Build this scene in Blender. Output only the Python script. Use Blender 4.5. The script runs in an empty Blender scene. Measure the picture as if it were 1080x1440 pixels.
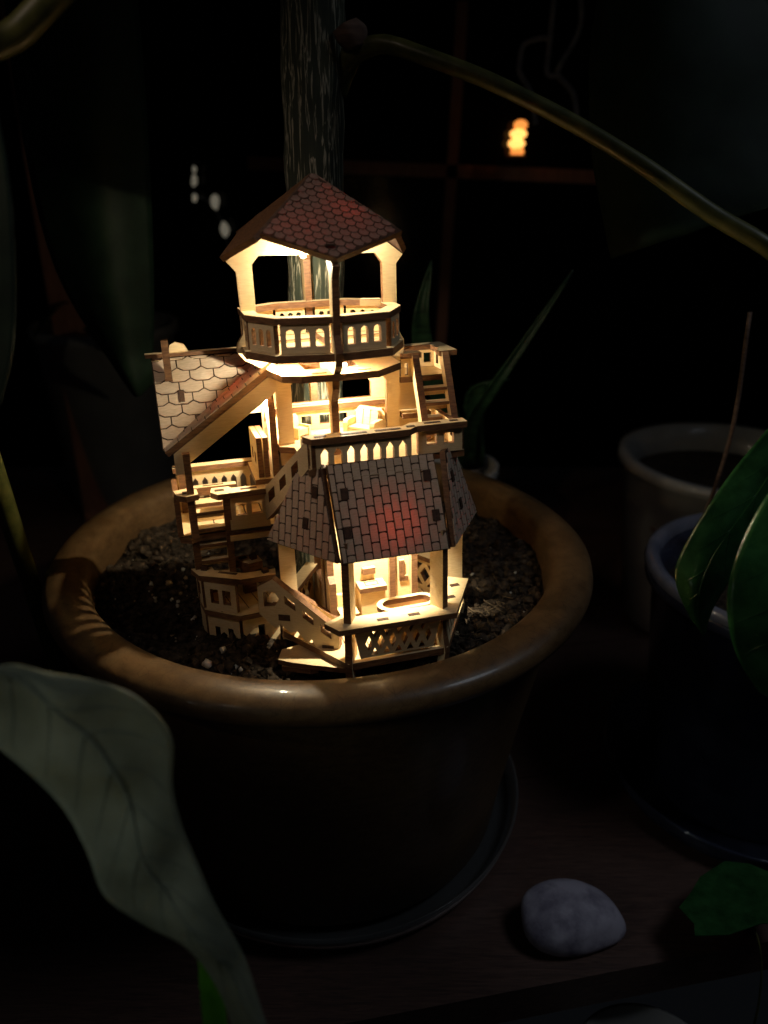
import bpy, bmesh, math, random
from mathutils import Vector, Matrix, noise
from mathutils.geometry import delaunay_2d_cdt

random.seed(7)
CM = 0.01
sc = bpy.context.scene
col = sc.collection

# ---------------------------------------------------------------- camera, world, light
cam_d = bpy.data.cameras.new('camera'); cam = bpy.data.objects.new('camera', cam_d); col.objects.link(cam)
cam.location = (2.9 * CM, -32.02 * CM, 16.28 * CM)
cam.rotation_euler = (math.radians(90 - 24.5), 0, 0)
cam_d.sensor_fit = 'VERTICAL'; cam_d.sensor_height = 24.0; cam_d.sensor_width = 18.0
cam_d.lens = 24.0 * 1130 / 1440
cam_d.clip_start = 0.005; cam_d.clip_end = 20
cam_d.dof.use_dof = True; cam_d.dof.focus_distance = 0.297; cam_d.dof.aperture_fstop = 5.5
sc.camera = cam

w = bpy.data.worlds.new('World'); sc.world = w; w.use_nodes = True
w.node_tree.nodes['Background'].inputs[0].default_value = (0.55, 0.62, 0.75, 1)
w.node_tree.nodes['Background'].inputs[1].default_value = 0.0028
sc.view_settings.view_transform = 'Standard'; sc.view_settings.look = 'None'
sc.view_settings.gamma = 1; sc.view_settings.exposure = 0.35; sc.view_settings.use_curve_mapping = False
sc.cycles.use_denoising = True
sc.cycles.max_bounces = 10; sc.cycles.diffuse_bounces = 6; sc.cycles.transmission_bounces = 8; sc.cycles.transparent_max_bounces = 8
sc.cycles.sample_clamp_indirect = 6.0
sc.cycles.caustics_reflective = False; sc.cycles.caustics_refractive = False

def fill_light(loc, aim, size, watts, colour, spread=180):
    ld = bpy.data.lights.new('fill_light', 'AREA'); ld.shape = 'DISK'; ld.size = size * CM; ld.energy = watts; ld.color = colour; ld.spread = math.radians(spread)
    o = bpy.data.objects.new('fill_light', ld); col.objects.link(o)
    o.location = Vector(loc) * CM
    o.rotation_euler = (Vector(aim) - Vector(loc)).to_track_quat('-Z', 'Y').to_euler()
    return o
# the dim, cool light of the room: from the right, above
fill_light((48, -14, 58), (14, -8, 0), 22, 0.042, (0.78, 0.88, 1.0), 60)
# small fill added at the left to brighten the drooping foreground leaf
fill_light((-21, -29, 13), (-3.2, -18.8, 3), 4, 0.0016, (0.93, 1.0, 0.95), 26)
# added warm fill aimed at the house fronts, no ceiling lamp there
fill_light((-34, -46, 60), (-1.5, -4, 10), 14, 0.0095, (1.0, 0.78, 0.62), 13)

# ---------------------------------------------------------------- materials
def new_mat(name):
    m = bpy.data.materials.new(name); m.use_nodes = True
    nt = m.node_tree; b = nt.nodes['Principled BSDF']
    return m, nt, b
def noise_col(nt, b, c1, c2, scale, mscale=(1, 1, 1), detail=6, lo=.35, hi=.65, rough=.6, coord='Object', dist=0):
    tc = nt.nodes.new('ShaderNodeTexCoord'); mp = nt.nodes.new('ShaderNodeMapping'); mp.inputs['Scale'].default_value = mscale
    n = nt.nodes.new('ShaderNodeTexNoise'); n.inputs['Scale'].default_value = scale; n.inputs['Detail'].default_value = detail
    n.inputs['Roughness'].default_value = rough; n.inputs['Distortion'].default_value = dist
    r = nt.nodes.new('ShaderNodeValToRGB'); r.color_ramp.elements[0].position = lo; r.color_ramp.elements[1].position = hi
    r.color_ramp.elements[0].color = (*c1, 1); r.color_ramp.elements[1].color = (*c2, 1)
    nt.links.new(tc.outputs[coord], mp.inputs[0]); nt.links.new(mp.outputs[0], n.inputs['Vector'])
    nt.links.new(n.outputs['Fac'], r.inputs[0]); nt.links.new(r.outputs[0], b.inputs['Base Color'])
    return n, r, mp
def add_bump(nt, b, src, strength, dist):
    bp = nt.nodes.new('ShaderNodeBump'); bp.inputs['Strength'].default_value = strength; bp.inputs['Distance'].default_value = dist
    nt.links.new(src, bp.inputs['Height']); nt.links.new(bp.outputs[0], b.inputs['Normal'])
def translucent(nt, b, colour, fac):
    t = nt.nodes.new('ShaderNodeBsdfTranslucent'); t.inputs[0].default_value = (*colour, 1)
    mx = nt.nodes.new('ShaderNodeMixShader'); mx.inputs[0].default_value = fac
    out = nt.nodes['Material Output']
    nt.links.new(b.outputs[0], mx.inputs[1]); nt.links.new(t.outputs[0], mx.inputs[2]); nt.links.new(mx.outputs[0], out.inputs[0])
M = {}
def mat(name, c1, c2, scale, ms=(1, 1, 1), rough=.6, bump=0, bd=.0002, spec=.4, coat=0, lo=.35, hi=.65, trans=None, detail=6, dist=0, coord='Object'):
    m, nt, b = new_mat(name)
    n, r, mp = noise_col(nt, b, c1, c2, scale, ms, detail, lo, hi, dist=dist, coord=coord)
    b.inputs['Roughness'].default_value = rough; b.inputs['Specular IOR Level'].default_value = spec
    if coat: b.inputs['Coat Weight'].default_value = coat; b.inputs['Coat Roughness'].default_value = .08
    if bump: add_bump(nt, b, n.outputs['Fac'], bump, bd)
    if trans: translucent(nt, b, *trans)
    M[name] = m
    return m, nt, b, n
mat('birch', (.63, .465, .25), (.76, .60, .36), 900, (.35, 1, 3.0), rough=.62, bump=.12, lo=.3, hi=.7)
mat('burnt_edge', (.085, .036, .017), (.27, .135, .06), 700, (.4, .4, 2.2), rough=.55, bump=.2, lo=.3, hi=.75)
mat('scorched', (.035, .016, .009), (.085, .04, .022), 900, rough=.7)
mat('roof_ply', (.03, .014, .008), (.06, .028, .016), 600, rough=.7, trans=((.95, .38, .24), .29))
mat('thick_roof_ply', (.03, .014, .008), (.06, .028, .016), 600, rough=.7, trans=((.95, .34, .19), .17))
mat('dark_shingle', (.20, .135, .105), (.32, .23, .185), 1100, (.4, 1, 2.2), rough=.62, bump=.15, trans=((.95, .30, .24), .22))
mat('shingle', (.54, .42, .30), (.70, .57, .43), 1100, (.4, 1, 2.2), rough=.62, bump=.15, trans=((.95, .34, .24), .20))
mat('mat_pink', (.50, .27, .19), (.58, .33, .23), 500)
mat('glaze', (.11, .058, .024), (.20, .118, .052), 160, (1, 1, 2.2), rough=.42, bump=.10, bd=.0006, coat=.22, lo=.3, hi=.75, detail=12)
g_ = M['glaze'].node_tree; gb = g_.nodes['Principled BSDF']; vo = g_.nodes.new('ShaderNodeTexVoronoi'); vo.feature = 'DISTANCE_TO_EDGE'; vo.inputs['Scale'].default_value = 260
tcg = g_.nodes.new('ShaderNodeTexCoord'); g_.links.new(tcg.outputs['Object'], vo.inputs['Vector'])
mr = g_.nodes.new('ShaderNodeMapRange'); mr.inputs[1].default_value = 0; mr.inputs[2].default_value = .035; mr.inputs[3].default_value = .55; mr.inputs[4].default_value = 1
mxg = g_.nodes.new('ShaderNodeMix'); mxg.data_type = 'RGBA'; mxg.blend_type = 'MULTIPLY'; mxg.inputs[0].default_value = .8
src = gb.inputs['Base Color'].links[0].from_socket; g_.links.new(vo.outputs['Distance'], mr.inputs[0]); g_.links.new(src, mxg.inputs[6]); g_.links.new(mr.outputs[0], mxg.inputs[7]); g_.links.new(mxg.outputs[2], gb.inputs['Base Color'])
mat('soil', (.009, .007, .0055), (.07, .052, .038), 420, rough=.95, bump=1.0, bd=.0012, spec=.1)
mat('crumb', (.011, .0085, .0065), (.10, .072, .05), 300, rough=.95, spec=.1)
mat('fibre', (.05, .035, .022), (.14, .10, .06), 200, rough=.9)
mat('perlite', (.55, .50, .41), (.80, .78, .72), 900, rough=.9, bump=.5, bd=.0003)
mat('pumice', (.38, .25, .12), (.60, .46, .27), 900, rough=.9, bump=.5, bd=.0003)
mat('petiole', (.045, .05, .012), (.11, .105, .028), 130, (1, 1, 1), rough=.42, coat=.1)
mat('leaf_dark', (.014, .06, .016), (.035, .125, .036), 160, rough=.26, coat=.25, bump=.15, bd=.0008, trans=((.06, .16, .02), .12))
mat('leaf_glossy', (.018, .085, .022), (.045, .17, .05), 110, rough=.25, coat=.4, bump=.25, bd=.001)
mat('leaf_pale', (.13, .155, .115), (.26, .285, .22), 60, rough=.45, bump=.3, bd=.0012, trans=((.55, .56, .40), .20), detail=8, lo=.3, hi=.7)
mat('shoot', (.07, .22, .015), (.11, .30, .03), 120, rough=.4, trans=((.25, .6, .03), .3))
mat('snake_leaf', (.006, .020, .009), (.022, .055, .026), 120, (1, 1, 4.0), rough=.4, lo=.4, hi=.6)
mat('shelf', (.055, .029, .023), (.12, .063, .047), 60, (1, 14, 14), rough=.5, bump=.25, bd=.0008, dist=1.2)
mat('dark_frame', (.24, .10, .065), (.36, .16, .10), 60, (6, 6, 1), rough=.5)
mat('white_glaze', (.22, .21, .20), (.30, .29, .27), 30, rough=.4, coat=.2)
mat('blue_glaze', (.018, .021, .042), (.045, .05, .08), 60, rough=.2, coat=.6)
mat('blue_rim_highlight', (.10, .11, .16), (.18, .19, .25), 60, rough=.25, coat=.5)  # paler copy of the blue glaze: rim highlight put into the colour
mat('stone', (.13, .11, .165), (.46, .42, .50), 75, rough=.6, bump=.2, bd=.0006, lo=.3, hi=.6)
mat('wall_paint', (.018, .024, .036), (.026, .034, .048), 20, rough=.8)
mat('twig', (.16, .16, .20), (.28, .28, .33), 200, rough=.7)
mat('dry_sheath', (.10, .06, .045), (.19, .12, .09), 120, (1, 1, 6), rough=.8)
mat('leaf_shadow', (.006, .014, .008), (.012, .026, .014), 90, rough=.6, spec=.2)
# trunk: pale fissures over green-grey bark
m, nt, b = new_mat('bark'); M['bark'] = m
tc = nt.nodes.new('ShaderNodeTexCoord'); mp = nt.nodes.new('ShaderNodeMapping'); mp.inputs['Scale'].default_value = (1, 1, .055)
wv = nt.nodes.new('ShaderNodeTexNoise'); wv.inputs['Scale'].default_value = 560; wv.inputs['Detail'].default_value = 5; wv.inputs['Distortion'].default_value = .25
rp = nt.nodes.new('ShaderNodeValToRGB'); e = rp.color_ramp.elements
e[0].position = .40; e[0].color = (.035, .045, .030, 1); e[1].position = .62; e[1].color = (.06, .07, .045, 1)
x = e.new(.49); x.color = (.055, .065, .04, 1); x = e.new(.52); x.color = (.55, .51, .38, 1); x = e.new(.56); x.color = (.07, .08, .05, 1)
nt.links.new(tc.outputs['Object'], mp.inputs[0]); nt.links.new(mp.outputs[0], wv.inputs['Vector']); nt.links.new(wv.outputs['Fac'], rp.inputs[0]); nt.links.new(rp.outputs[0], b.inputs['Base Color'])
b.inputs['Roughness'].default_value = .8; add_bump(nt, b, rp.outputs[0], .6, .0006)
def emit(name, c, s):
    m, nt, b = new_mat(name); b.inputs['Base Color'].default_value = (*c, 1)
    b.inputs['Emission Color'].default_value = (*c, 1); b.inputs['Emission Strength'].default_value = s; M[name] = m
emit('led', (1.0, .90, .72), 14); emit('amber', (1.0, .46, .11), 1.6); emit('amber_dim', (1.0, .32, .06), .9); emit('pale_glint', (1.0, .90, .68), .085)
m, nt, b = new_mat('saucer_plastic'); b.inputs['Base Color'].default_value = (.55, .55, .55, 1); b.inputs['Roughness'].default_value = .15; b.inputs['Transmission Weight'].default_value = .85; b.inputs['IOR'].default_value = 1.2; M['saucer_plastic'] = m
m, nt, b = new_mat('night_glass'); b.inputs['Base Color'].default_value = (.0015, .0015, .002, 1); b.inputs['Roughness'].default_value = .12; b.inputs['Specular IOR Level'].default_value = .15; M['night_glass'] = m

# ---------------------------------------------------------------- helpers
def link(o, parent=None):
    col.objects.link(o)
    if parent is not None: o.parent = parent
    return o
def tag(o, label, cat, group=None, kind=None):
    if label: o['label'] = label
    if cat: o['category'] = cat
    if group: o['group'] = group
    if kind: o['kind'] = kind
    return o
def empty(name, loc=(0, 0, 0), rotz=0, parent=None):
    o = bpy.data.objects.new(name, None); o.empty_display_size = .01
    o.location = Vector(loc) * CM; o.rotation_euler = (0, 0, rotz)
    return link(o, parent)
def mesh(name, verts, faces, mats, parent=None, fmat=None, smooth=False):
    me = bpy.data.meshes.new(name); me.from_pydata([Vector(v) * CM for v in verts], [], faces)
    for m_ in ([mats] if isinstance(mats, str) else mats): me.materials.append(M[m_])
    if fmat: me.polygons.foreach_set('material_index', fmat)
    if smooth: me.polygons.foreach_set('use_smooth', [True] * len(me.polygons))
    me.update()
    return link(bpy.data.objects.new(name, me), parent)
TH = .25
def area2(p): return sum(p[i][0] * p[(i + 1) % len(p)][1] - p[(i + 1) % len(p)][0] * p[i][1] for i in range(len(p)))
def plate_data(pts, o, ex, ey, th, holes=(), side=0):
    """flat sheet: outline pts with holes, in the plane o + s*ex + t*ey"""
    o, ex, ey = Vector(o), Vector(ex).normalized(), Vector(ey).normalized(); n = ex.cross(ey)
    loops = [list(pts) if area2(pts) > 0 else list(pts)[::-1]] + [list(h) if area2(h) < 0 else list(h)[::-1] for h in holes]
    v2, ed, idx = [], [], []
    for lp in loops:
        k = len(v2); v2 += [Vector(p) for p in lp]; ids = list(range(k, k + len(lp))); idx.append(ids)
        ed += [(ids[i], ids[(i + 1) % len(ids)]) for i in range(len(ids))]
    V, _, F, *_r = delaunay_2d_cdt(v2, ed, [], 0, 1e-6)
    def odd(c):                                     # inside the outline, outside the holes
        k = 0
        for lp in loops:
            for i in range(len(lp)):
                p, q = lp[i], lp[(i + 1) % len(lp)]
                if (p[1] > c[1]) != (q[1] > c[1]) and c[0] < (q[0] - p[0]) * (c[1] - p[1]) / (q[1] - p[1]) + p[0]: k ^= 1
        return k
    F = [g for g in F if odd((sum(V[i].x for i in g) / len(g), sum(V[i].y for i in g) / len(g)))]
    a, b_ = {0: (-th / 2, th / 2), 1: (0, th), -1: (-th, 0)}[side]
    N = len(V); verts = [o + ex * p.x + ey * p.y + n * b_ for p in V] + [o + ex * p.x + ey * p.y + n * a for p in V]
    faces, fm = [], []
    for f in F:
        f = list(f)
        if area2([V[i] for i in f]) < 0: f = f[::-1]
        faces += [f, [i + N for i in f[::-1]]]; fm += [0, 0]
    # boundary edges -> side walls
    cnt = {}
    for f in F:
        f = list(f)
        if area2([V[i] for i in f]) < 0: f = f[::-1]
        for i in range(len(f)):
            cnt[(f[i], f[(i + 1) % len(f)])] = 1
    for (i, j) in cnt:
        if (j, i) not in cnt: faces.append([i, i + N, j + N, j]); fm.append(1)
    return verts, faces, fm
def plate(name, pts, o, ex, ey, th=TH, parent=None, holes=(), mats=('birch', 'burnt_edge'), side=0):
    v, f, fm = plate_data(pts, o, ex, ey, th, holes, side)
    return mesh(name, v, f, mats, parent, fm)
def hplate(name, pts, z, th=TH, parent=None, holes=(), mats=('birch', 'burnt_edge')):   # lies flat, top face at z
    return plate(name, pts, (0, 0, z), (1, 0, 0), (0, 1, 0), th, parent, holes, mats, -1)
def xz(name, pts, y, parent, holes=(), th=TH, mats=('birch', 'burnt_edge')):             # upright, facing the front
    return plate(name, pts, (0, y, 0), (1, 0, 0), (0, 0, 1), th, parent, holes, mats)
def yz(name, pts, x, parent, holes=(), th=TH, mats=('birch', 'burnt_edge')):             # upright, facing sideways
    return plate(name, pts, (x, 0, 0), (0, 1, 0), (0, 0, 1), th, parent, holes, mats)
def box(name, c, s, parent=None, mats=('birch', 'burnt_edge'), rz=0):
    x, y = s[0] / 2, s[1] / 2
    c_, s_ = math.cos(rz), math.sin(rz)
    return plate(name, [(-x, -y), (x, -y), (x, y), (-x, y)], (c[0], c[1], c[2]), (c_, s_, 0), (-s_, c_, 0), s[2], parent, (), mats)
def rect(a, b_, c, d): return [(a, b_), (c, b_), (c, d), (a, d)]
def arch(x0, x1, z0, z1):
    r = (x1 - x0) / 2; cx = (x0 + x1) / 2
    return [(x0, z0), (x1, z0)] + [(cx + r * math.cos(t * math.pi / 6), z1 - r + r * math.sin(t * math.pi / 6)) for t in range(7)]
def gothic(x0, x1, z0, z1, both=False):
    cx = (x0 + x1) / 2; k = (x1 - x0) * .75
    return ([(x0, z0 + k), (cx, z0), (x1, z0 + k)] if both else [(x0, z0), (x1, z0)]) + [(x1, z1 - k), (cx, z1), (x0, z1 - k)]
def rail(name, p0, p1, z0, z1, kind, n, parent, mx=.15, mz=(.18, .15), gap=.5, th=.2, mats=('birch', 'burnt_edge')):
    """upright panel from p0 to p1 (xy) with n openings in it"""
    p0, p1 = Vector((*p0, 0)), Vector((*p1, 0)); L = (p1 - p0).length; hs = []
    if n:
        pw = (L - 2 * mx) / n; g = pw * gap / 2
        for i in range(n):
            a, b_ = mx + i * pw + g, mx + (i + 1) * pw - g
            hs.append({'arch': arch, 'gothic': gothic, 'square': rect}[kind](a, b_, z0 + mz[0], z1 - mz[1]) if kind != 'square' else rect(a, z0 + mz[0], b_, z1 - mz[1]))
    return plate(name, rect(0, z0, L, z1), p0, p1 - p0, (0, 0, 1), th, parent, hs, mats)
def lattice_holes(x0, x1, z0, z1, n, bar=.075):
    hs = []; p = (x1 - x0) / n; zm = (z0 + z1) / 2; hh = (z1 - z0) / 2; kx = bar * 1.2; kz = kx * hh / (p / 2)
    for i in range(n):
        c = x0 + (i + .5) * p
        hs.append([(c, zm - hh + kz), (c + p / 2 - kx, zm), (c, zm + hh - kz), (c - p / 2 + kx, zm)])
    for i in range(n - 1):
        c = x0 + (i + 1) * p
        hs.append([(c - p / 2 + kx, z1 - .01), (c, zm + kz), (c + p / 2 - kx, z1 - .01)])
        hs.append([(c - p / 2 + kx, z0 + .01), (c + p / 2 - kx, z0 + .01), (c, zm - kz)])
    return hs
def strip(line, wl, wr=0):
    """open polyline -> band polygon, wl to its left, wr to its right"""
    L, R = [], []
    for i, p in enumerate(line):
        p = Vector(p); d = Vector((0, 0)); k = 0
        if i > 0: d += (p - Vector(line[i - 1])).normalized()
        if i < len(line) - 1: d += (Vector(line[i + 1]) - p).normalized()
        d.normalize(); n = Vector((-d.y, d.x))
        if 0 < i < len(line) - 1: k = 1 / max(.5, n.dot(Vector((-(p - Vector(line[i - 1])).normalized().y, (p - Vector(line[i - 1])).normalized().x))))
        else: k = 1
        L.append(p + n * wl * k); R.append(p - n * wr * k)
    return [tuple(p) for p in R + L[::-1]]
def tenon(parent, c, s, rz=0):                      # the end of a tab showing in its slot
    return box('tenon', c, s, parent, ('scorched', 'scorched'), rz)
def clip(poly, win):
    out = [Vector(p) for p in poly]; win = win if area2(win) > 0 else win[::-1]
    for i in range(len(win)):
        a, b_ = Vector(win[i]), Vector(win[(i + 1) % len(win)]); e_ = b_ - a; inp, out = out, []
        side = lambda p: e_.x * (p.y - a.y) - e_.y * (p.x - a.x)
        for j in range(len(inp)):
            p, q = inp[j - 1], inp[j]; sp, sq = side(p), side(q)
            if (sp < 0) != (sq < 0): out.append(p + (q - p) * (sp / (sp - sq)))
            if sq >= 0: out.append(q)
        if not out: return []
    return out
def inset(poly, d):
    poly = [Vector(p) for p in (poly if area2(poly) > 0 else poly[::-1])]; n = len(poly); out = []
    for i in range(n):
        a, b_, c = poly[i - 1], poly[i], poly[(i + 1) % n]
        d1, d2 = (b_ - a).normalized(), (c - b_).normalized(); n1, n2 = Vector((-d1.y, d1.x)), Vector((-d2.y, d2.x))
        m_ = (n1 + n2); m_ = m_ / max(.3, m_.length_squared / 2) ; out.append(tuple(b_ + m_ * d))
    return out
def shingles(panel, poly, o, ex, ey, up, shape, px, py, rot=0, off=.5, joined=False, name='shingle', h=.045, col_mode=False, gap=.022, jitter=.012, mt='shingle'):
    """cut-out shingles laid over a roof sheet; each its own piece, whole ones share a mesh"""
    o, ex, ey, up = Vector(o), Vector(ex).normalized(), Vector(ey).normalized(), Vector(up).normalized()
    win = inset(poly, .03); c_, s_ = math.cos(rot), math.sin(rot)
    toP = lambda q: (q[0] * c_ - q[1] * s_, q[0] * s_ + q[1] * c_)
    cx = sum(p[0] for p in shape) / len(shape); cy = sum(p[1] for p in shape) / len(shape)
    sx = 1 - gap * 2 / px; sy = 1 - gap * 2 / py
    shp = [((p[0] - cx) * sx + cx, (p[1] - cy) * sy + cy) for p in shape]
    inside = lambda p: all(((b_[0] - a[0]) * (p[1] - a[1]) - (b_[1] - a[1]) * (p[0] - a[0])) >= -1e-6 for a, b_ in zip(WN, WN[1:] + WN[:1]))
    WN = win if area2(win) > 0 else win[::-1]
    R = max(math.hypot(*p) for p in poly) + 1; shared = None; allv, allf = [], []
    def solid(pts):
        pts = pts if area2(pts) > 0 else pts[::-1]
        n = len(pts); z = h + random.uniform(-jitter, jitter)
        flip = ex.cross(ey).dot(up) < 0
        v = [ex * p[0] + ey * p[1] + up * z for p in pts] + [ex * p[0] + ey * p[1] - up * .01 for p in pts]
        f = [list(range(n))] + [[i, i + n, (i + 1) % n + n, (i + 1) % n] for i in range(n)]
        if flip: f = [q[::-1] for q in f]
        return v, f
    ni, nj = int(R / px) + 1, int(R / py) + 1; cuts = []
    for i in range(-ni, ni + 1):
        for j in range(-nj, nj + 1):
            if col_mode: ox, oy = i * px, j * py + (i % 2) * py * off
            else: ox, oy = i * px + (j % 2) * px * off, j * py
            pts = [toP((p[0] + ox, p[1] + oy)) for p in shp]
            c = Vector(toP((cx + ox, cy + oy)))
            if all(inside(p) for p in pts): whole = True
            else:
                pts = [tuple(p) for p in clip(pts, win)]; whole = False
                if len(pts) < 3 or abs(area2(pts)) < .035: continue
            cuts.append(inset(pts, .012) if whole else [tuple(Vector(p) * .97 + sum((Vector(q) for q in pts), Vector((0, 0))) / len(pts) * .03) for p in pts])
            if joined:
                v, f = solid(pts); k = len(allv); allv += [o + q for q in v]; allf += [[a + k for a in q] for q in f]; continue
            if whole:
                base = o + ex * c.x + ey * c.y
                if shared is None:
                    v, f = solid([(p[0] - c.x, p[1] - c.y) for p in pts])
                    ob = mesh(name, v, f, mt, panel); shared = ob.data
                else: ob = link(bpy.data.objects.new(name, shared), panel)
                ob.location = base * CM + up * random.uniform(-jitter, jitter) * CM
            else:
                v, f = solid(pts); mesh(name, [o + q for q in v], f, mt, panel)
    plate('engraved_lines', poly, o + up * .004, ex, ey, .006, panel, cuts, ('scorched', 'scorched'))
    if joined and allv: mesh('shingles', allv, allf, mt, panel)['kind'] = 'stuff'
def lathe(name, prof, mt, parent=None, seg=96, wob=0, smooth=True, centre=(0, 0, 0)):
    v, f = [], []; n = len(prof)
    for i in range(seg):
        a = 2 * math.pi * i / seg
        for k, (r, z) in enumerate(prof):
            rr = r + (wob * noise.noise(Vector((math.cos(a) * 1.5, math.sin(a) * 1.5, z * .3))) if wob else 0)
            v.append((centre[0] + rr * math.cos(a), centre[1] + rr * math.sin(a), centre[2] + z))
    for i in range(seg):
        j = (i + 1) % seg
        for k in range(n - 1): f.append((i * n + k, j * n + k, j * n + k + 1, i * n + k + 1))
    return mesh(name, v, f, mt, parent, smooth=smooth)
def catmull(pts, n):
    pts = [Vector(p) for p in pts]; P = [pts[0] * 2 - pts[1]] + pts + [pts[-1] * 2 - pts[-2]]; out = []
    for i in range(1, len(P) - 2):
        for k in range(n):
            t = k / n; a, b_, c, d = P[i - 1:i + 3]
            out.append(.5 * (2 * b_ + (c - a) * t + (2 * a - 5 * b_ + 4 * c - d) * t * t + (3 * b_ - a - 3 * c + d) * t ** 3))
    return out + [pts[-1]]
def tube(name, pts, radii, mt, parent=None, seg=14, n=8, wob=0, cap=True):
    path = catmull(pts, n); rad = [v.x for v in catmull([(r, 0, 0) for r in radii], n)]
    v, f = [], []; up = Vector((0, .3, 1))
    for i, p in enumerate(path):
        d = (path[min(i + 1, len(path) - 1)] - path[max(i - 1, 0)]).normalized()
        a = d.cross(up); a = (a if a.length > .05 else d.cross(Vector((1, 0, 0)))).normalized(); b_ = a.cross(d)
        for k in range(seg):
            t = 2 * math.pi * k / seg; q = a * math.cos(t) + b_ * math.sin(t)
            r = rad[i] * (1 + wob * noise.noise(Vector((q.x * 2, q.y * 2, i * .25)) + p * .3))
            v.append(p + q * r)
    for i in range(len(path) - 1):
        for k in range(seg): f.append((i * seg + k, i * seg + (k + 1) % seg, (i + 1) * seg + (k + 1) % seg, (i + 1) * seg + k))
    if cap: f += [list(range(seg))[::-1], [len(path) * seg - seg + k for k in range(seg)]]
    return mesh(name, v, f, mt, parent, smooth=True)
def blade(name, rows, mt, parent=None, n=6, m_=8, th=.03, ripple=0):
    """leaf blade lofted through rows of (left, middle, right) points"""
    L, C, R = ([r[k] for r in rows] for k in range(3)); L, C, R = catmull(L, n), catmull(C, n), catmull(R, n)
    v, f = [], []
    for i in range(len(L)):
        for k, q in enumerate(catmull([L[i], C[i], R[i]], m_)):
            off = noise.noise(Vector((q[0] * .9 + q[2] * .5, q[1] * .3, q[2] * 1.0 - q[0] * .35)) * .75) * ripple * (math.sin(math.pi * k / (2 * m_)) + .15)
            v.append(Vector(q) + Vector((0, 1, .3)) * off)
    c = 2 * m_ + 1
    for i in range(len(L) - 1):
        for k in range(c - 1): f.append((i * c + k, i * c + k + 1, (i + 1) * c + k + 1, (i + 1) * c + k))
    ob = mesh(name, v, f, mt, parent, smooth=True)
    sm = ob.modifiers.new('thickness', 'SOLIDIFY'); sm.thickness = th * CM; sm.offset = 0
    return ob
def veins(leaf, mt, r=.05, lift=(0, -.015, .008)):
    """raised midrib and side veins that follow the blade's own surface"""
    c = 17; n = len(leaf.data.vertices) // c
    at = lambda i, k: leaf.data.vertices[min(n - 1, i) * c + k].co / CM + Vector(lift)
    tube('midrib', [at(i, 8) for i in range(0, n, 3)], [r * (1 - .6 * i / n) for i in range(0, n, 3)], mt, leaf, 8, 2)
    for i in range(2, n - 10, 5):
        for k in (-1, 1): tube('vein', [at(i + j, 8 + k * j) for j in range(0, 8)], [r * .5 * (1 - .09 * j) for j in range(0, 8)], mt, leaf, 6, 2)
def point_lamp(name, loc, watts, colour, parent, r=.12):
    ld = bpy.data.lights.new(name, 'POINT'); ld.energy = watts; ld.color = colour; ld.shadow_soft_size = r * CM
    o = bpy.data.objects.new(name, ld); link(o, parent); o.location = Vector(loc) * CM
    return o
def blob(r, squash=(1, 1, 1), amp=.25, seed=0, sub=1, freq=1.1):
    bm = bmesh.new(); bmesh.ops.create_icosphere(bm, subdivisions=sub, radius=1)
    out = []
    for v in bm.verts:
        k = 1 + amp * noise.noise(v.co * freq + Vector((seed * 7.3, seed * 3.1, seed)))
        out.append(Vector((v.co.x * squash[0], v.co.y * squash[1], v.co.z * squash[2])) * r * k)
    f = [[q.index for q in p.verts] for p in bm.faces]; bm.free()
    return out, f

# ---------------------------------------------------------------- setting: shelf, wall, window
shelf = empty('shelf', (0, 0, -15)); tag(shelf, 'dark brown wooden plank shelf under the pots', 'shelf', kind='structure')
ang = math.atan2(-8.16 + 11.42, 19.47 - 2.9); dx, dy = math.cos(ang), math.sin(ang)
edge0 = Vector((2.9, -11.42, 0)); dv, nv = Vector((dx, dy, 0)), Vector((-dy, dx, 0))
for i in range(6):
    wdt = 11.5; a = i * wdt + .04; b_ = (i + 1) * wdt - .04
    pts = [edge0 + dv * s + nv * t for s, t in ((-75, a), (75, a), (75, b_), (-75, b_))]
    plate('plank', [(p.x, p.y) for p in pts], (0, 0, random.uniform(-.03, 0)), (1, 0, 0), (0, 1, 0), 1.9, shelf, (), ('shelf', 'shelf'), -1)
wall = plate('wall', rect(-120, -60, 120, 110), (0, 75, 0), (1, 0, 0), (0, 0, 1), 2, None, [rect(-60, -16, 90, 80)], ('wall_paint', 'wall_paint')); wall['kind'] = 'structure'
win = empty('window', (0, 45, 0)); tag(win, 'dark night window with thin reddish brown glazing bars behind the plants', 'window')
def bar(name, a, b_, wd, par):
    a, b_ = Vector(a), Vector(b_); d = (b_ - a).normalized(); n = Vector((-d.y, d.x))
    pts = [a + n * wd / 2, a - n * wd / 2, b_ - n * wd / 2, b_ + n * wd / 2]
    return plate(name, [tuple(p) for p in pts], (0, 0, 0), (1, 0, 0), (0, 0, 1), 1.0, par, (), ('dark_frame', 'dark_frame'))
bar('vertical_bar', (9.3, 27), (7.9, -14), .95, win)
bar('crossbar', (-9, 14.9), (23, 13.7), 1.1, win)
plate('pane', rect(-60, -14, 90, 60), (0, .9, 0), (1, 0, 0), (0, 0, 1), .2, win, (), ('night_glass', 'night_glass'))

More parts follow.
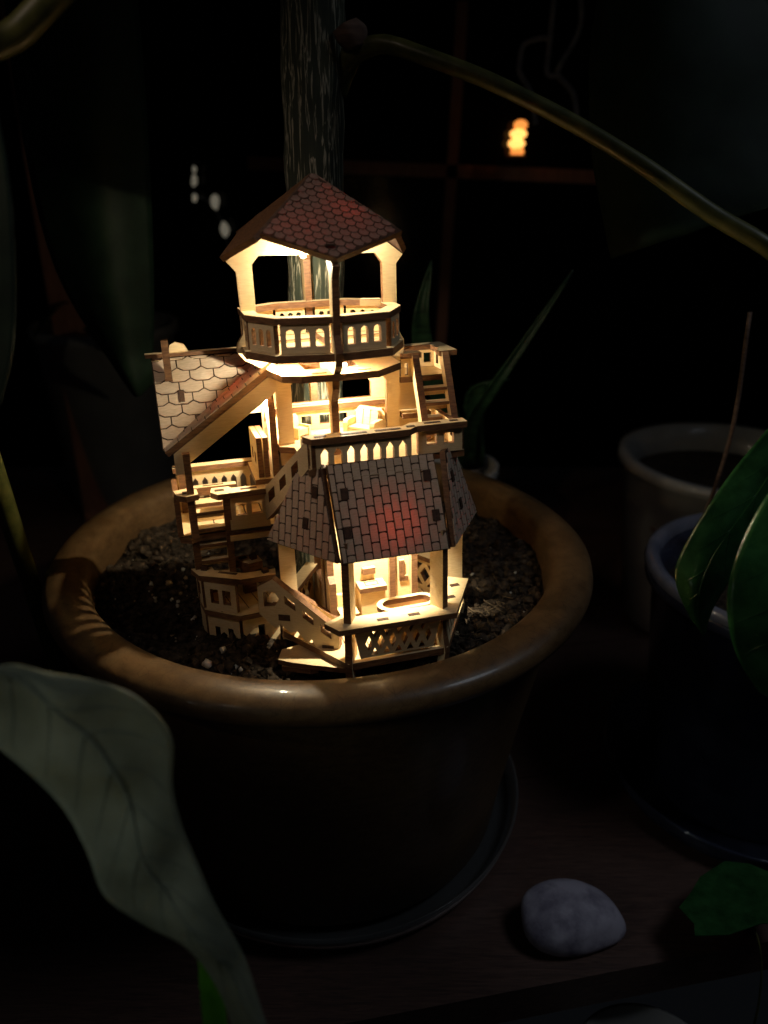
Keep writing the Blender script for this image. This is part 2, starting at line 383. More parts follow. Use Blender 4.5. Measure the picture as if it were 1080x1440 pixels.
# ---------------------------------------------------------------- flower pot, soil, saucer
PX, PY = .08, .6
pot = empty('plant_pot', (PX, PY, -14.6)); tag(pot, 'large round brown glazed pot with thick rolled rim holding the wooden house', 'plant pot')
lathe('pot_wall', [(0, .0), (8.3, .0), (8.5, .3), (8.9, 3), (9.6, 7), (10.4, 11), (10.75, 12.9), (10.7, 13.7), (9.9, 12.4), (9.8, 11.5)], 'glaze', pot, 128, .04)
lathe('rim', [(10.75, 13.55), (11.25, 13.46), (11.7, 13.55), (11.9, 13.75), (11.98, 14.0), (11.92, 14.28), (11.7, 14.48), (11.3, 14.6), (10.85, 14.62), (10.45, 14.54), (10.22, 14.34), (10.1, 14.0), (10.02, 13.4), (9.9, 12.0)], 'glaze', pot, 200, .11)
sau = lathe('saucer', [(0, .12), (8.9, .12), (9.35, .5), (9.62, 1.35), (9.75, 1.36), (9.5, .45), (9.0, .0), (0, .0)], 'saucer_plastic', None, 128, centre=(0, 0, 0)); sau.location = Vector((PX, PY, -15)) * CM
tag(sau, 'clear plastic saucer under the big brown pot', 'saucer')
def soil_h(x, y):
    z = -1.45 + .35 * noise.noise(Vector((x * .45, y * .45, 3))) + .16 * noise.noise(Vector((x * 1.7, y * 1.7, 9))) + .07 * noise.noise(Vector((x * 4.5, y * 4.5, 1)))
    z += .75 * math.exp(-((x + 2.6) ** 2 + (y + 6.3) ** 2) / 3.5)
    if x > 3: z += .25 * math.exp(-((x - 6.5) ** 2 + (y + 4.5) ** 2) / 7)
    return z - .35 * math.exp(-((x - 1.5) ** 2 + (y + 7.8) ** 2) / 3)
v, f = [(PX, PY, soil_h(PX, PY))], []; RN, SN = 60, 150
for i in range(1, RN + 1):
    r = 10.15 * i / RN
    for k in range(SN):
        a = 2 * math.pi * k / SN; x, y = PX + r * math.cos(a), PY + r * math.sin(a); v.append((x, y, soil_h(x, y)))
for k in range(SN): f.append((0, 1 + k, 1 + (k + 1) % SN))
for i in range(RN - 1):
    for k in range(SN): a, b_ = 1 + i * SN + k, 1 + i * SN + (k + 1) % SN; f.append((a, a + SN, b_ + SN, b_))
so = mesh('soil', v, f, 'soil', None, smooth=True); tag(so, 'dark moist potting soil filling the brown pot', 'soil', kind='stuff')
# crumbs and fibres
v, f = [], []; rs = random.Random(3)
protos = [blob(1, (1, rs.uniform(.6, 1), rs.uniform(.5, .9)), .55, k, 1, 1.6) for k in range(12)]
for i in range(5200):
    r = 9.9 * math.sqrt(rs.random()); a = rs.random() * 6.283; x, y = PX + r * math.cos(a), PY + r * math.sin(a)
    s = rs.choice((.05, .06, .08, .1, .14, .2, .26)) * rs.uniform(.7, 1.3); pv, pf = protos[i % 12]; k = len(v); ca, sa = math.cos(a * 7), math.sin(a * 7); z = soil_h(x, y) + s * .25
    v += [(x + (p.x * ca - p.y * sa) * s, y + (p.x * sa + p.y * ca) * s, z + p.z * s) for p in pv]; f += [[q + k for q in g] for g in pf]
cr = mesh('soil_crumbs', v, f, 'crumb'); tag(cr, 'loose crumbs of dark soil scattered over the pot surface', 'soil', kind='stuff')
v, f = [], []
for i in range(900):
    r = 9.8 * math.sqrt(rs.random()); a = rs.random() * 6.283; x, y = PX + r * math.cos(a), PY + r * math.sin(a)
    if rs.random() < .45: x, y = 5.5 + rs.gauss(0, 1.6), -5.2 + rs.gauss(0, 1.5)
    if x * x + y * y > 95: continue
    z = soil_h(x, y) + .05; L = rs.uniform(.25, .9); t = rs.random() * 6.283; p = Vector((x, y, z)); d = Vector((math.cos(t), math.sin(t), rs.uniform(-.1, .5))); k = len(v); wv_ = rs.uniform(.012, .022)
    for s in range(5):
        for q in ((0, 0, wv_), (wv_, wv_, -wv_), (-wv_, -wv_, -wv_)): v.append(p + Vector(q))
        p = p + d * L / 4; d = (d + Vector((rs.uniform(-.5, .5), rs.uniform(-.5, .5), rs.uniform(-.4, .15)))).normalized()
    for s in range(4):
        for q in range(3): a0, b0 = k + s * 3 + q, k + s * 3 + (q + 1) % 3; f.append((a0, b0, b0 + 3, a0 + 3))
fb = mesh('coir_fibres', v, f, 'fibre'); tag(fb, 'tangled pale coir fibres lying on the soil', 'fibres', kind='stuff')

# ---------------------------------------------------------------- the wooden treehouse (model frame: x right, -y front, z up, cm)
house = empty('wooden_treehouse')
house.matrix_world = Matrix.Translation(Vector((.86, -3.6, 0)) * CM) @ Matrix.Rotation(math.radians(-3), 4, 'X') @ Matrix.Rotation(math.radians(-1.5), 4, 'Y') @ Matrix.Rotation(math.radians(16), 4, 'Z')
tag(house, 'lit laser-cut plywood treehouse with tower, balconies, stairs and shingled roofs', 'model house')
H = house
WARM = (1.0, .875, .62)

# --- tower frames
xz('tower_frame', [(2.9, 6.1), (2.92, 8.9), (3.12, 9.4), (3.12, 9.75), (2.87, 10.2), (2.87, 12.45), (3.12, 12.76), (0, 15.12), (-3.1, 12.78), (-2.8, 12.42), (-2.74, 10.35), (-2.96, 10.02), (-3.02, 9.75), (-2.78, 9.42), (-2.2, 9.1), (-1.75, 8.8), (-1.75, 5.4), (-1.2, 5.4), (-1.2, 8.4), (-.9, 8.7), (2.1, 8.7), (2.4, 8.3), (2.4, 6.1)],
   0, H, [[(2.36, 10.0), (2.36, 12.5), (2.1, 12.85), (-2.0, 12.92), (-2.25, 12.64), (-2.22, 10.0)]])
yz('tower_frame', [(-1.6, 6.05), (-2.05, 6.05), (-1.98, 8.1), (-2.32, 8.6), (-2.37, 9.0), (-2.95, 9.5), (-3.1, 9.95), (-2.85, 10.5), (-2.98, 12.3), (-3.2, 12.68), (0, 15.10), (3.05, 12.8), (2.3, 12.4), (2.15, 10.2), (2.15, 9.0), (2.15, 6.1), (1.75, 6.1), (1.75, 8.4), (1.3, 8.7), (-1.2, 8.7), (-1.6, 8.2)],
   0, H, [[(-2.42, 10.0), (-2.55, 12.45), (-2.3, 12.85), (1.5, 12.9), (1.75, 12.6), (1.75, 10.0)]])

# --- tower roof: four kites over the ribs, cut shingles on top
BETA = math.atan(.78); cb, sb = math.cos(BETA), math.sin(BETA); SL = 1 / cb
kite = [(0, .05), (2.42, 2.40 * SL), (0, 3.3 * SL), (-2.16, 2.30 * SL)]
w_, h_ = .36, .27
def scale_shape(w_, h_, c_): return [(0, c_), (.25 * w_, c_), (.5 * w_, 0), (.75 * w_, c_), (w_, c_), (w_, h_), (.75 * w_, h_ + c_), (.25 * w_, h_ + c_), (0, h_)]
for k in range(4):
    a = k * math.pi / 2; rz = Matrix.Rotation(a, 3, 'Z'); ex, ey = rz @ Vector((1, 0, 0)), rz @ Vector((0, -cb, -sb)); n = rz @ Vector((0, -sb, cb))
    pn = plate('tower_roof_panel', kite, (0, 0, 15.5), ex, ey, .2, H, (), ('thick_roof_ply' if k != 3 else 'burnt_edge', 'burnt_edge'), 1)
    if k != 3: shingles(pn, kite, (0, 0, 15.5), ex, ey, n, scale_shape(w_, h_, .09), w_, h_, math.atan2(1.0 * SL, 2.16), joined=(k != 0), mt='dark_shingle')
    if k == 0:
        box('tenon', Vector((0, 0, 15.5)) + ey * 3.62 + n * .06 + ex * -.1, (.32, .26, .05), pn, ('scorched', 'scorched')).rotation_euler = (0, 0, 0)

# --- tower balcony
oct_ = [(-1.95, -2.45), (0, -2.86), (1.9, -2.55), (2.72, -1.1), (2.75, 1.0), (1.4, 1.95), (-1.4, 1.95), (-2.75, 1.0), (-2.75, -1.1)]
octi = [(-1.65, -2.05), (0, -2.4), (1.6, -2.12), (2.28, -.95), (2.3, .85), (1.2, 1.55), (-1.2, 1.55), (-2.3, .85), (-2.3, -.95)]
octf = [(p[0] * 1.03, p[1] * 1.03) for p in oct_]
hplate('balcony_floor', octf, 9.92, .26, H)
hplate('rail_cap', oct_, 11.12, .22, H, [octi])
for a, b_, n in (((-1.78, -2.33), (-.2, -2.64), 3), ((.2, -2.66), (1.75, -2.42), 3), ((1.9, -2.3), (2.55, -1.12), 2), ((-2.58, -1.1), (-1.9, -2.25), 3), ((2.56, -1.0), (2.6, -.2), 3), ((2.6, .2), (2.6, .95), 2), ((-2.6, -.2), (-2.6, -1.0), 3), ((-2.6, .95), (-2.6, .2), 2), ((.2, 1.78), (1.3, 1.78), 3), ((-1.3, 1.78), (-.2, 1.78), 3), ((1.45, 1.75), (2.55, 1.0), 3), ((-2.55, 1.0), (-1.45, 1.75), 3)):
    rail('balustrade', a, b_, 9.94, 10.89, 'arch', n, H, .08, (.22, .16), .42)
# --- ceiling ring with the visible lights
ring = hplate('ceiling_ring', [(-1.75, .6), (-2.15, -.9), (-1.8, -2.2), (-1.2, -2.55), (0, -2.66), (1.45, -2.62), (2.55, -1.55), (2.6, .9), (1.4, 1.6), (-1.7, 1.6)], 9.2, .24, H, [rect(-.9, -1.5, 1.0, -.3)])
for x, y in ((-.55, -2.3), (1.0, -2.3)): tenon(ring, (x, y, 9.205), (.5, .1, .03))
def led(loc, watts, r=.09, spot=True):
    v, f = blob(.085, (1, 1, .8), 0, 0, 2)
    e_ = mesh('led', [Vector(loc) + Vector((0, 0, .0)) + p for p in v], f, 'led', H, smooth=True)
    point_lamp('led_light', Vector(loc) + Vector((0, -.02, .14)), watts, WARM, H, .06)
led((-1.68, -1.5, 9.28), .07)
led((.34, -2.28, 9.42), .022)
def lampbulb(loc, watts):
    v, f = blob(.1, (1, 1, .7), 0, 0, 2); mesh('led', [Vector(loc) + Vector((0, 0, .13)) + p for p in v], f, 'led', H, smooth=True)
    point_lamp('led_light', loc, watts, WARM, H, .07)
lampbulb((1.0, -.8, 13.8), .04)
lampbulb((-.55, -.55, 12.75), .08)
lampbulb((.55, .38, 8.5), .095)
def spot_bulb(loc, aim, watts, cone):
    v, f = blob(.1, (1, 1, .7), 0, 0, 2); mesh('led', [Vector(loc) + Vector((0, 0, .13)) + p for p in v], f, 'led', H, smooth=True)
    ld_ = bpy.data.lights.new('led_light', 'SPOT'); ld_.energy = watts; ld_.color = WARM; ld_.shadow_soft_size = .08 * CM; ld_.spot_size = math.radians(cone); ld_.spot_blend = .6
    o = link(bpy.data.objects.new('led_light', ld_), H); o.location = Vector(loc) * CM; o.rotation_euler = (Vector(aim) - Vector(loc)).to_track_quat('-Z', 'Y').to_euler()
spot_bulb((1.35, -3.15, 5.2), (1.3, -1.6, -.7), .42, 86)
spot_bulb((1.4, -3.22, 3.95), (1.4, -4.4, 4.42), .075, 112)
lampbulb((1.2, .6, 4.6), .02)
lampbulb((-2.35, .45, 7.75), .13)

# --- living level with balcony
fl = hplate('living_floor', [(-1.3, -3.4), (2.3, -3.4), (2.62, -3.05), (4.4, -3.05), (4.4, 1.85), (-1.8, 1.85), (-1.8, -.35), (-1.3, -.6)], 6.2, .24, H)
cap = hplate('rail_cap', [(-1.42, -3.1), (-1.2, -3.56), (2.22, -3.56), (2.56, -3.26), (4.42, -3.26), (4.42, -2.76), (2.45, -2.76), (2.12, -3.06), (-1.2, -3.02)], 7.3, .22, H)
for x, y, l in ((-.85, -3.32, .4), (.3, -3.32, .9), (1.5, -3.32, .9), (2.35, -3.2, .3), (3.2, -3.0, .6), (4.0, -3.0, .3)): tenon(cap, (x, y, 7.303), (l, .16, .03))
rail('balustrade', (-1.05, -3.36), (2.3, -3.36), 6.22, 7.08, 'gothic', 7, H, .08, (.05, .16), .38)
rail('balustrade', (2.66, -3.0), (4.3, -3.0), 6.22, 7.08, 'square', 2, H, .18, (.3, .18), .42)
rail('balustrade', (4.3, -3.0), (4.3, 1.7), 6.22, 7.08, 'square', 5, H, .18, (.3, .18), .42)
rail('balustrade', (-1.3, -2.55), (-1.1, -3.4), 6.22, 7.08, 'arch', 3, H, .06, (.1, .16), .5)
rail('back_rail', (-1.65, 1.58), (2.95, 1.58), 6.22, 7.0, 'square', 6, H, .15, (.2, .22), .45)
hplate('rail_cap', rect(-1.75, 1.38, 3.0, 1.8), 7.2, .2, H)
xz('window_frame', rect(-1.75, 7.22, 2.95, 8.95), 1.72, H, [[(-1.3, 7.3), (2.25, 7.3), (2.25, 7.9), (1.85, 8.42), (-1.0, 8.42), (-1.3, 8.2)]], .2)
xz('cupboard_wall', [(2.95, 6.22), (3.75, 6.22), (3.75, 7.9), (3.3, 8.25), (2.95, 8.25)], .35, H, [], .2)
hplate('bracket', [(2.95, -.4), (3.9, -.4), (3.9, .3), (2.95, .3)], 7.0, .2, H)
# --- upper right platform with its ladder
hplate('platform', rect(2.95, -.15, 4.95, 1.6), 8.35, .22, H)
rail('platform_rail', (3.0, 1.45), (4.95, 1.45), 8.37, 9.05, 'square', 3, H, .15, (.16, .14), .45)
rail('platform_rail', (4.9, 1.4), (4.9, 0), 8.37, 9.05, 'square', 2, H, .15, (.16, .14), .45)
rail('platform_rail', (2.98, -.02), (3.42, -.02), 8.2, 9.05, 'square', 1, H, .1, (.2, .2), .45)
hplate('rail_cap', [(2.95, -.28), (3.75, -.28), (3.75, .15), (3.25, .15), (3.25, 1.2), (4.6, 1.2), (4.6, .15), (4.45, .15), (4.45, -.28), (5.15, -.28), (5.15, 1.65), (2.95, 1.65)], 9.25, .2, H)
def ladder(name, xs, top, foot, n, wd=.3, parent=H, tread_d=.42, frac=1.0):
    lad = empty(name, (0, 0, 0), 0, parent)
    t, b_ = Vector(top), Vector(foot); d = (t - b_).normalized(); nn = Vector((-d.y, d.x))
    for x in xs: yz('stringer', [tuple(b_ - nn * wd), tuple(b_ + nn * wd), tuple(t + nn * wd), tuple(t - nn * wd)], x, lad, (), .26)
    for i in range(n):
        p = b_ + (t - b_) * ((i + .6) / (n + .35)) * frac
        hplate('tread', rect(xs[0] + .13, p.x - tread_d / 2, xs[1] - .13, p.x + tread_d / 2), p.y, .12, lad)
        plate('riser', rect(xs[0] + .13, -.34, xs[1] - .13, -.12), (0, p.x + tread_d * .35, p.y), (1, 0, 0), (0, 0, 1), .1, lad)
    return lad
ladder('ladder', (3.5, 4.68), (-.12, 9.15), (-1.5, 6.22), 4, .18, frac=.74)

# --- pavilion
C = Vector((1.3, -1.5)); hexv = lambda R_: [(C.x + R_ * math.cos(math.radians(60 * k - 120)), C.y + R_ * math.sin(math.radians(60 * k - 120))) for k in range(6)]
pf = hplate('pavilion_floor', hexv(3.75), -.72, .26, H)
for i in range(1, 8):
    x = -2.0 + i * .82
    box('floor_seam', (x, -1.5, -.716), (.035, 5.4 if abs(x - 1.3) < 1.6 else 3.6, .012), pf, ('scorched', 'scorched'))
hv = hexv(3.32)
for k in range(6):
    p = Vector(hv[k]); d = (p - C).normalized(); wd = .3
    plate('post', [(-wd, -.72), (-wd, 3.9), (wd, 3.9), (wd, .9), (wd + .02, -.3), (wd + .12, -.9), (wd - .02, -1.9), (wd - .3, -1.9), (wd - .22, -.98), (-wd, -.98)], (*p, 0), (d.x, d.y, 0), (0, 0, 1), .27, H)
hx = hexv(4.15)
cap = hplate('counter', strip([(hx[0][0] - .5, hx[0][1] + .75), (hx[0][0] - .12, hx[0][1] + .05), hx[1], (hx[1][0] + 1.4, hx[1][1] + 2.42)], .85), .85, .22, H)
for x in (.75, 1.9): tenon(cap, (x, -4.72, .853), (.42, .17, .03))
for t in (.42, .78): p = Vector(hx[1]) + (Vector(hx[2]) - Vector(hx[1])) * t * .66; tenon(cap, (p.x - .38, p.y + .2, .853), (.36, .2, .03), math.radians(5))
plate('lattice_panel', [(-.1, -.6), (2.62, -.6), (2.85, .62), (-.3, .62)], (0, -4.68, 0), (1, 0, 0), (0, -.12, 1), .2, H, lattice_holes(-.02, 2.62, -.52, .56, 6, .075))
d = (Vector(hx[2]) - Vector(hx[1])).normalized()
plate('lattice_panel', [(.35, -.6), (2.55, -.6), (2.75, .62), (.1, .62)], (hx[1][0] - .42, hx[1][1] + .26, 0), (d.x, d.y, 0), (0, 0, 1), .2, H, lattice_holes(.4, 2.5, -.45, .46, 5))
hplate('rail_cap', strip([(4.95, -1.25), (3.55, 1.2)], .5), .85, .2, H)
plate('lattice_panel', rect(0, -.7, 2.5, .66), (4.55, -1.2, 0), (-.5, .866, 0), (0, 0, 1), .2, H, lattice_holes(.1, 2.4, -.5, .5, 3, .1))
hplate('rail_cap', strip([(-.9, .9), (-2.2, -1.3)], .5), .85, .2, H)
plate('lattice_panel', rect(0, -.7, 2.3, .66), (-1.95, -1.2, 0), (.5, .866, 0), (0, 0, 1), .2, H, lattice_holes(.1, 2.2, -.5, .5, 3, .1))
# inner walls
xz('bathroom_wall', rect(-.45, -.72, 1.86, 5.6), -1.5, H)
yz('door_jamb', rect(-1.75, -.72, -1.3, 5.6), 2.0, H)
dr = xz('door', rect(2.13, -.66, 2.76, 5.6), -1.42, H, (), .16)
box('towel_hook', (2.42, -1.58, 1.15), (.2, .1, .75), dr); box('hook_plate', (2.5, -1.56, .72), (.34, .08, .22), dr)
yz('door_jamb', rect(-1.75, -.72, -1.3, 5.6), 2.89, H)
yz('side_wall', [(-2.35, -.72), (-1.63, -.72), (-1.63, 5.6), (-2.05, 5.6), (-2.05, 1.5), (-2.35, 1.3)], -.5, H)
yz('side_wall', rect(-1.3, -.72, 1.2, 5.6), -.5, H, [rect(-.9, .6, .6, 2.6)])
box('wall_shelf', (1.05, -1.72, 1.35), (.5, .2, .26), H)
hplate('pavilion_ceiling', hexv(2.6), 5.9, .2, H)

# pavilion roof
up = Vector((0, -3.1, 1.35)).normalized(); ey = Vector((0, -1.35, -3.1)).normalized()
fpoly = [(-2.02, 0), (1.76, 0), (1.93, 3.38), (-1.92, 3.38)]
pn = plate('pavilion_roof_panel', fpoly, (1.3, -3.5, 6.35), (1, 0, 0), ey, .2, H, (), ('roof_ply', 'burnt_edge'), 1)
brick = lambda w_, h_: [(0, .03), (.3 * w_, 0), (.7 * w_, 0), (w_, .03), (w_, h_), (0, h_)]
shingles(pn, fpoly, (1.3, -3.5, 6.35), (1, 0, 0), ey, up, brick(.30, .62), .30, .62, math.radians(-1), col_mode=True)
for s, t in ((-1.55, 1.05), (1.42, .75), (-1.62, 2.35), (1.55, 2.15)):
    q = Vector((1.3, -3.5, 6.35)) + Vector((s, 0, 0)) + ey * t + up * .02
    plate('tenon', rect(-.13, -.2, .13, .2), q, (1, 0, 0), ey, .14, pn, (), ('scorched', 'scorched'))
for sgn, jn in ((1, False), (-1, True)):
    X = lambda x: x if sgn == 1 else 2.6 - x
    p0, p1, t0, t1 = Vector((X(-.80), -4.78, 3.27)), Vector((X(-2.75), -1.95, 3.27)), Vector((X(-.90), -3.42, 6.35)), Vector((X(-1.45), -2.72, 6.35))
    ex = (p1 - p0).normalized(); mid = (t0 + t1) / 2; uv = (mid - p0) - ex * (mid - p0).dot(ex); eyd = -uv.normalized()
    o = p0 - eyd * uv.length                      # the top line
    g = lambda q: ((q - o).dot(ex), (q - o).dot(eyd))
    poly = [g(t0), g(t1), g(p1), g(p0)]; nrm = ex.cross(eyd); out = nrm if nrm.dot(Vector((-sgn, -.5, .5))) > 0 else -nrm
    pn = plate('pavilion_roof_panel', poly, o, ex, eyd, .2, H, (), ('roof_ply', 'burnt_edge'), -1 if nrm.dot(out) > 0 else 1)
    shingles(pn, poly, o, ex, eyd, out, brick(.30, .62), .30, .62, math.radians(4 * 1), col_mode=True, joined=jn)
    for s, t in ((1.25, .95), (1.55, 2.1)):
        plate('tenon', rect(-.12, -.2, .12, .2), o + ex * s + eyd * t + out * .02, ex, eyd, .14, pn, (), ('scorched', 'scorched'))

# --- left wing roof
zt = lambda x: 6.47 + .693 * (x + 5.88)
ey1 = Vector((0, -1.7, -2.97)).normalized(); n1 = Vector((0, -2.97, 1.7)).normalized(); O1 = Vector((-5.95, 1.6, 9.42))
tri = [(0, 0), (4.3, 0), (.06, 3.40), (.0, 3.40)]
pn = plate('wing_roof_panel', tri, O1, (1, 0, 0), ey1, .2, H, (), ('thick_roof_ply', 'burnt_edge'), 1)
shingles(pn, [(0, 0), (4.3, 0), (.0, 3.44)], O1, (1, 0, 0), ey1, n1, scale_shape(.86, .42, .13), .86, .42, 0)
plate('tenon', rect(-.1, -.22, .1, .22), O1 + Vector((.9, 0, 0)) + ey1 * 1.5 + n1 * .02, (1, 0, 0), ey1, .14, pn, (), ('scorched', 'scorched'))
d2 = Vector((1, 0, .693)).normalized(); n2 = Vector((-.693, 0, 1)).normalized(); L2 = 4.08 / d2.x
p2 = [(0, 0), (L2, 0), (L2, 2.25), (.05, .62)]
pn = plate('wing_roof_panel', p2, (-5.88, -.52, 6.47), d2, (0, 1, 0), .2, H, (), ('thick_roof_ply', 'burnt_edge'), -1)
shingles(pn, p2, (-5.88, -.52, 6.47), d2, (0, 1, 0), n2, rect(0, 0, .62, .5), .62, .5, math.radians(0))
plate('back_roof_panel', [(0, 0), (4.3, 0), (4.3, 2.6), (0, 2.6)], O1 + Vector((0, .12, 0)), (1, 0, 0), (0, 1.0, -3.0), .2, H, (), ('birch', 'burnt_edge'), -1)
hplate('ridge_board', rect(-6.15, 1.46, -2.3, 1.8), 9.6, .13, H)
xz('ridge_finial', [(-5.3, 9.6), (-4.6, 9.6), (-4.75, 9.87), (-5.05, 9.97), (-5.25, 9.87)], 1.66, H, (), .14)
yz('chimney_post', rect(.9, 8.7, 1.15, 10.15), -5.42, H)
xz('rafter', [(-5.6, 5.6), (-5.1, 5.6), (-5.1, 5.98), (-1.78, zt(-1.78) - 1.0), (-1.78, zt(-1.78) - .28), (-5.6, zt(-5.6) - .28)], -.38, H)
yz('corner_post', rect(-.78, 3.2, -.4, 6.42), -5.18, H)
xz('gable_board', [(-3.9, 7.5), (-1.75, 7.5), (-1.75, 8.6), (-2.2, 8.6), (-3.9, 8.1)], 2.0, H)
yz('corner_post', rect(1.9, 3.2, 2.25, 6.0), -5.4, H)
# --- left deck
dk = hplate('deck_floor', [(-5.75, -.5), (-5.35, -.75), (-4.95, -.5), (-3.9, -.5), (-3.85, -.72), (-1.85, -.72), (-1.85, 2.3), (-5.75, 2.3)], 3.2, .22, H, (), ('scorched', 'burnt_edge'))
for i in range(6):
    x = -5.7 + i * .64; hplate('plank', rect(x + .02, -.46 if i not in (0,) else -.5, x + .61, 2.25), 3.24, .06, dk, (), ('birch', 'scorched'))
rail('balustrade', (-3.88, -.55), (-2.4, -.55), 3.28, 4.62, 'square', 2, H, .15, (.55, .3), .32)
xz('fascia', rect(-3.95, 2.9, -2.2, 3.12), -.74, H, (), .12)
c1 = hplate('rail_cap', [(-4.48, -.55), (-4.25, -.88), (-2.48, -.8), (-2.48, -.32), (-3.7, -.28), (-3.8, -.08), (-4.42, -.08)], 4.82, .22, H)
tenon(c1, (-4.15, -.42, 4.823), (.34, .2, .03)); tenon(c1, (-3.1, -.55, 4.823), (.6, .16, .03))
c2 = hplate('rail_cap', [(-5.78, -.15), (-5.68, -.7), (-5.35, -.95), (-4.92, -.8), (-4.95, -.25), (-5.3, -.02)], 4.9, .22, H)
tenon(c2, (-5.3, -.5, 4.903), (.34, .24, .03))
rail('balustrade', (-5.7, 2.1), (-5.7, -.6), 3.25, 4.66, 'gothic', 7, H, .12, (.2, .16), .42)
rail('back_rail', (-5.6, 2.1), (-1.95, 2.1), 3.25, 4.9, 'gothic', 9, H, .15, (.45, .3), .42)
hplate('rail_cap', rect(-5.7, 1.9, -1.9, 2.32), 5.1, .2, H)
yz('room_wall', [(-.25, 5.0), (1.9, 5.0), (1.9, 9.0), (.1, 8.6), (-.25, 7.6)], -1.98, H, [gothic(.3, 1.4, 5.6, 7.6)])
for x in (-2.55, -2.32): yz('folding_screen', [(-.35, 5.1), (1.85, 5.1), (1.85, 6.5), (-.35, 6.62)], x, H, [rect(.2, 5.45, .55, 5.9), rect(1.0, 5.45, 1.35, 5.9)], .19)
hplate('half_landing', rect(-2.8, -.4, -1.8, 2.0), 5.05, .2, H)
# stair from deck up to the balcony
a0, a1 = Vector((-2.42, -.62, 0)), Vector((-1.16, -3.2, 0)); dd = a1 - a0; Ls = dd.length; nn = Vector((-dd.y, dd.x, 0)).normalized()
zz = lambda s: 4.78 + s / Ls * 2.42
holes = []
for s in (.28, 1.05, 1.85):
    holes.append([(s, zz(s) - .72), (s + .42, zz(s + .42) - .72), (s + .42, zz(s + .42) - .3), (s, zz(s) - .3)])
st = empty('upper_stair', (0, 0, 0), 0, H)
plate('handrail_panel', [(0, zz(0) - 1.25), (.5, zz(.5) - 1.25), (Ls, zz(Ls) - 1.0), (Ls, zz(Ls)), (0, zz(0))], a0, dd, (0, 0, 1), .3, st, holes)
plate('stringer', [(0, zz(0) - 1.6), (Ls, zz(Ls) - 1.5), (Ls, zz(Ls) - .95), (0, zz(0) - 1.1)], a0 + nn * .8, dd, (0, 0, 1), .2, st)
for i in range(7):
    s = .25 + i * .4; p = a0 + dd.normalized() * s + nn * .42; box('tread', (p.x, p.y, zz(s) - 1.15), (.36, .6, .1), st, rz=math.atan2(dd.y, dd.x))
# --- ladder from deck to landing
ladder('ladder', (-5.2, -3.95), (-.62, 4.68), (.0, .36), 6, .17)
# --- landing
lf = [(-5.3, -.15), (-5.18, -.98), (-3.98, -1.92), (-2.35, -1.75), (-2.2, -.4), (-3.0, .7), (-4.7, .7)]
ld = hplate('landing_floor', lf, .35, .22, H)
for i in range(5): box('floor_seam', (-4.7 + i * .5, -.75, .353), (.03, 1.3, .012), ld, ('scorched', 'scorched'), .2)
lc = hplate('rail_cap', [(-5.5, -.2), (-5.25, -.9), (-3.8, -1.75), (-2.5, -1.7), (-2.45, -1.22), (-3.65, -1.22), (-4.66, -.6), (-4.72, -.28)], 1.75, .22, H)
tenon(lc, (-4.2, -1.05, 1.753), (.75, .13, .03), math.radians(-33)); 
box('peg', (-5.0, -.45, 1.82), (.24, .2, .16), lc, ('scorched', 'scorched'), -.5); box('peg', (-2.85, -1.42, 1.82), (.22, .2, .16), lc, ('burnt_edge', 'scorched'), .3)
rail('balustrade', (-5.05, -.92), (-3.98, -1.66), .37, 1.52, 'square', 2, H, .14, (.3, .26), .34)
rail('balustrade', (-5.24, .2), (-5.1, -.86), .37, 1.52, 'square', 1, H, .2, (.38, .28), .5)
rail('base_wall', (-5.05, -.78), (-3.95, -1.6), -1.9, .12, 'square', 2, H, .12, (.9, .5), .62)
rail('base_wall', (-3.9, -1.62), (-2.5, -1.5), -1.9, .12, 'square', 1, H, .5, (.8, .4), .4)
rail('base_wall', (-5.2, .4), (-5.08, -.72), -1.9, .12, 'square', 0, H)
bc = hplate('rail_cap', [(-3.88, .32), (-3.37, .43), (-2.92, .2), (-2.8, -.33), (-3.34, -.48), (-3.77, 0)], 1.75, .32, H)
tenon(bc, (-3.5, .15, 1.753), (.3, .2, .03), .4); box('peg', (-3.12, -.05, 1.82), (.24, .22, .18), bc, ('scorched', 'scorched'), .4)
box('newel_post', (-3.35, 0, .89), (.5, .25, 1.08), H, rz=.2)
# --- lower stair to the pavilion
a0, a1 = Vector((-3.2, -2.1, 0)), Vector((-.55, -3.48, 0)); dd = a1 - a0; Ls = dd.length; nn = Vector((-dd.y, dd.x, 0)).normalized()
top = lambda s: 1.95 - (s - .6) * .815
st = empty('lower_stair', (0, 0, 0), 0, H)
hs = [[(.2, .82), (.62, .88), (.82, 1.12), (.62, 1.48), (.2, 1.42)]]
for s in (1.0, 1.65, 2.3): hs.append([(s, top(s) - .62), (s + .4, top(s + .4) - .58), (s + .4, top(s + .4) - .28), (s, top(s) - .3)])
hp = plate('handrail_panel', [(0, .5), (.55, -.05), (.8, .12), (1.15, -.22), (1.4, -.1), (1.7, -.5), (1.95, -.42), (2.2, -.85), (2.5, -1.0), (Ls, -.95), (Ls, top(Ls)), (.6, 1.95), (0, 1.6)], a0, dd, (0, 0, 1), .34, st, hs)
for s, z in ((.95, .42), (2.55, -.72)):
    p = a0 + dd.normalized() * s - nn * .175; plate('tenon', rect(-.22, -.12, .22, .12), (p.x, p.y, z), dd, (0, 0, 1), .03, hp, (), ('scorched', 'scorched'))
plate('stringer', [(.2, -1.0), (1.3, -1.0), (Ls, -1.0), (Ls, -.3), (.3, 1.4), (0, 1.4), (0, -.6)], a0 + nn * 1.0, dd, (0, 0, 1), .22, st)
for i in range(6):
    s = .35 + i * .45; p = a0 + dd.normalized() * s + nn * .5; box('tread', (p.x, p.y, top(s) - 1.35), (.46, .8, .1), st, rz=math.atan2(dd.y, dd.x))
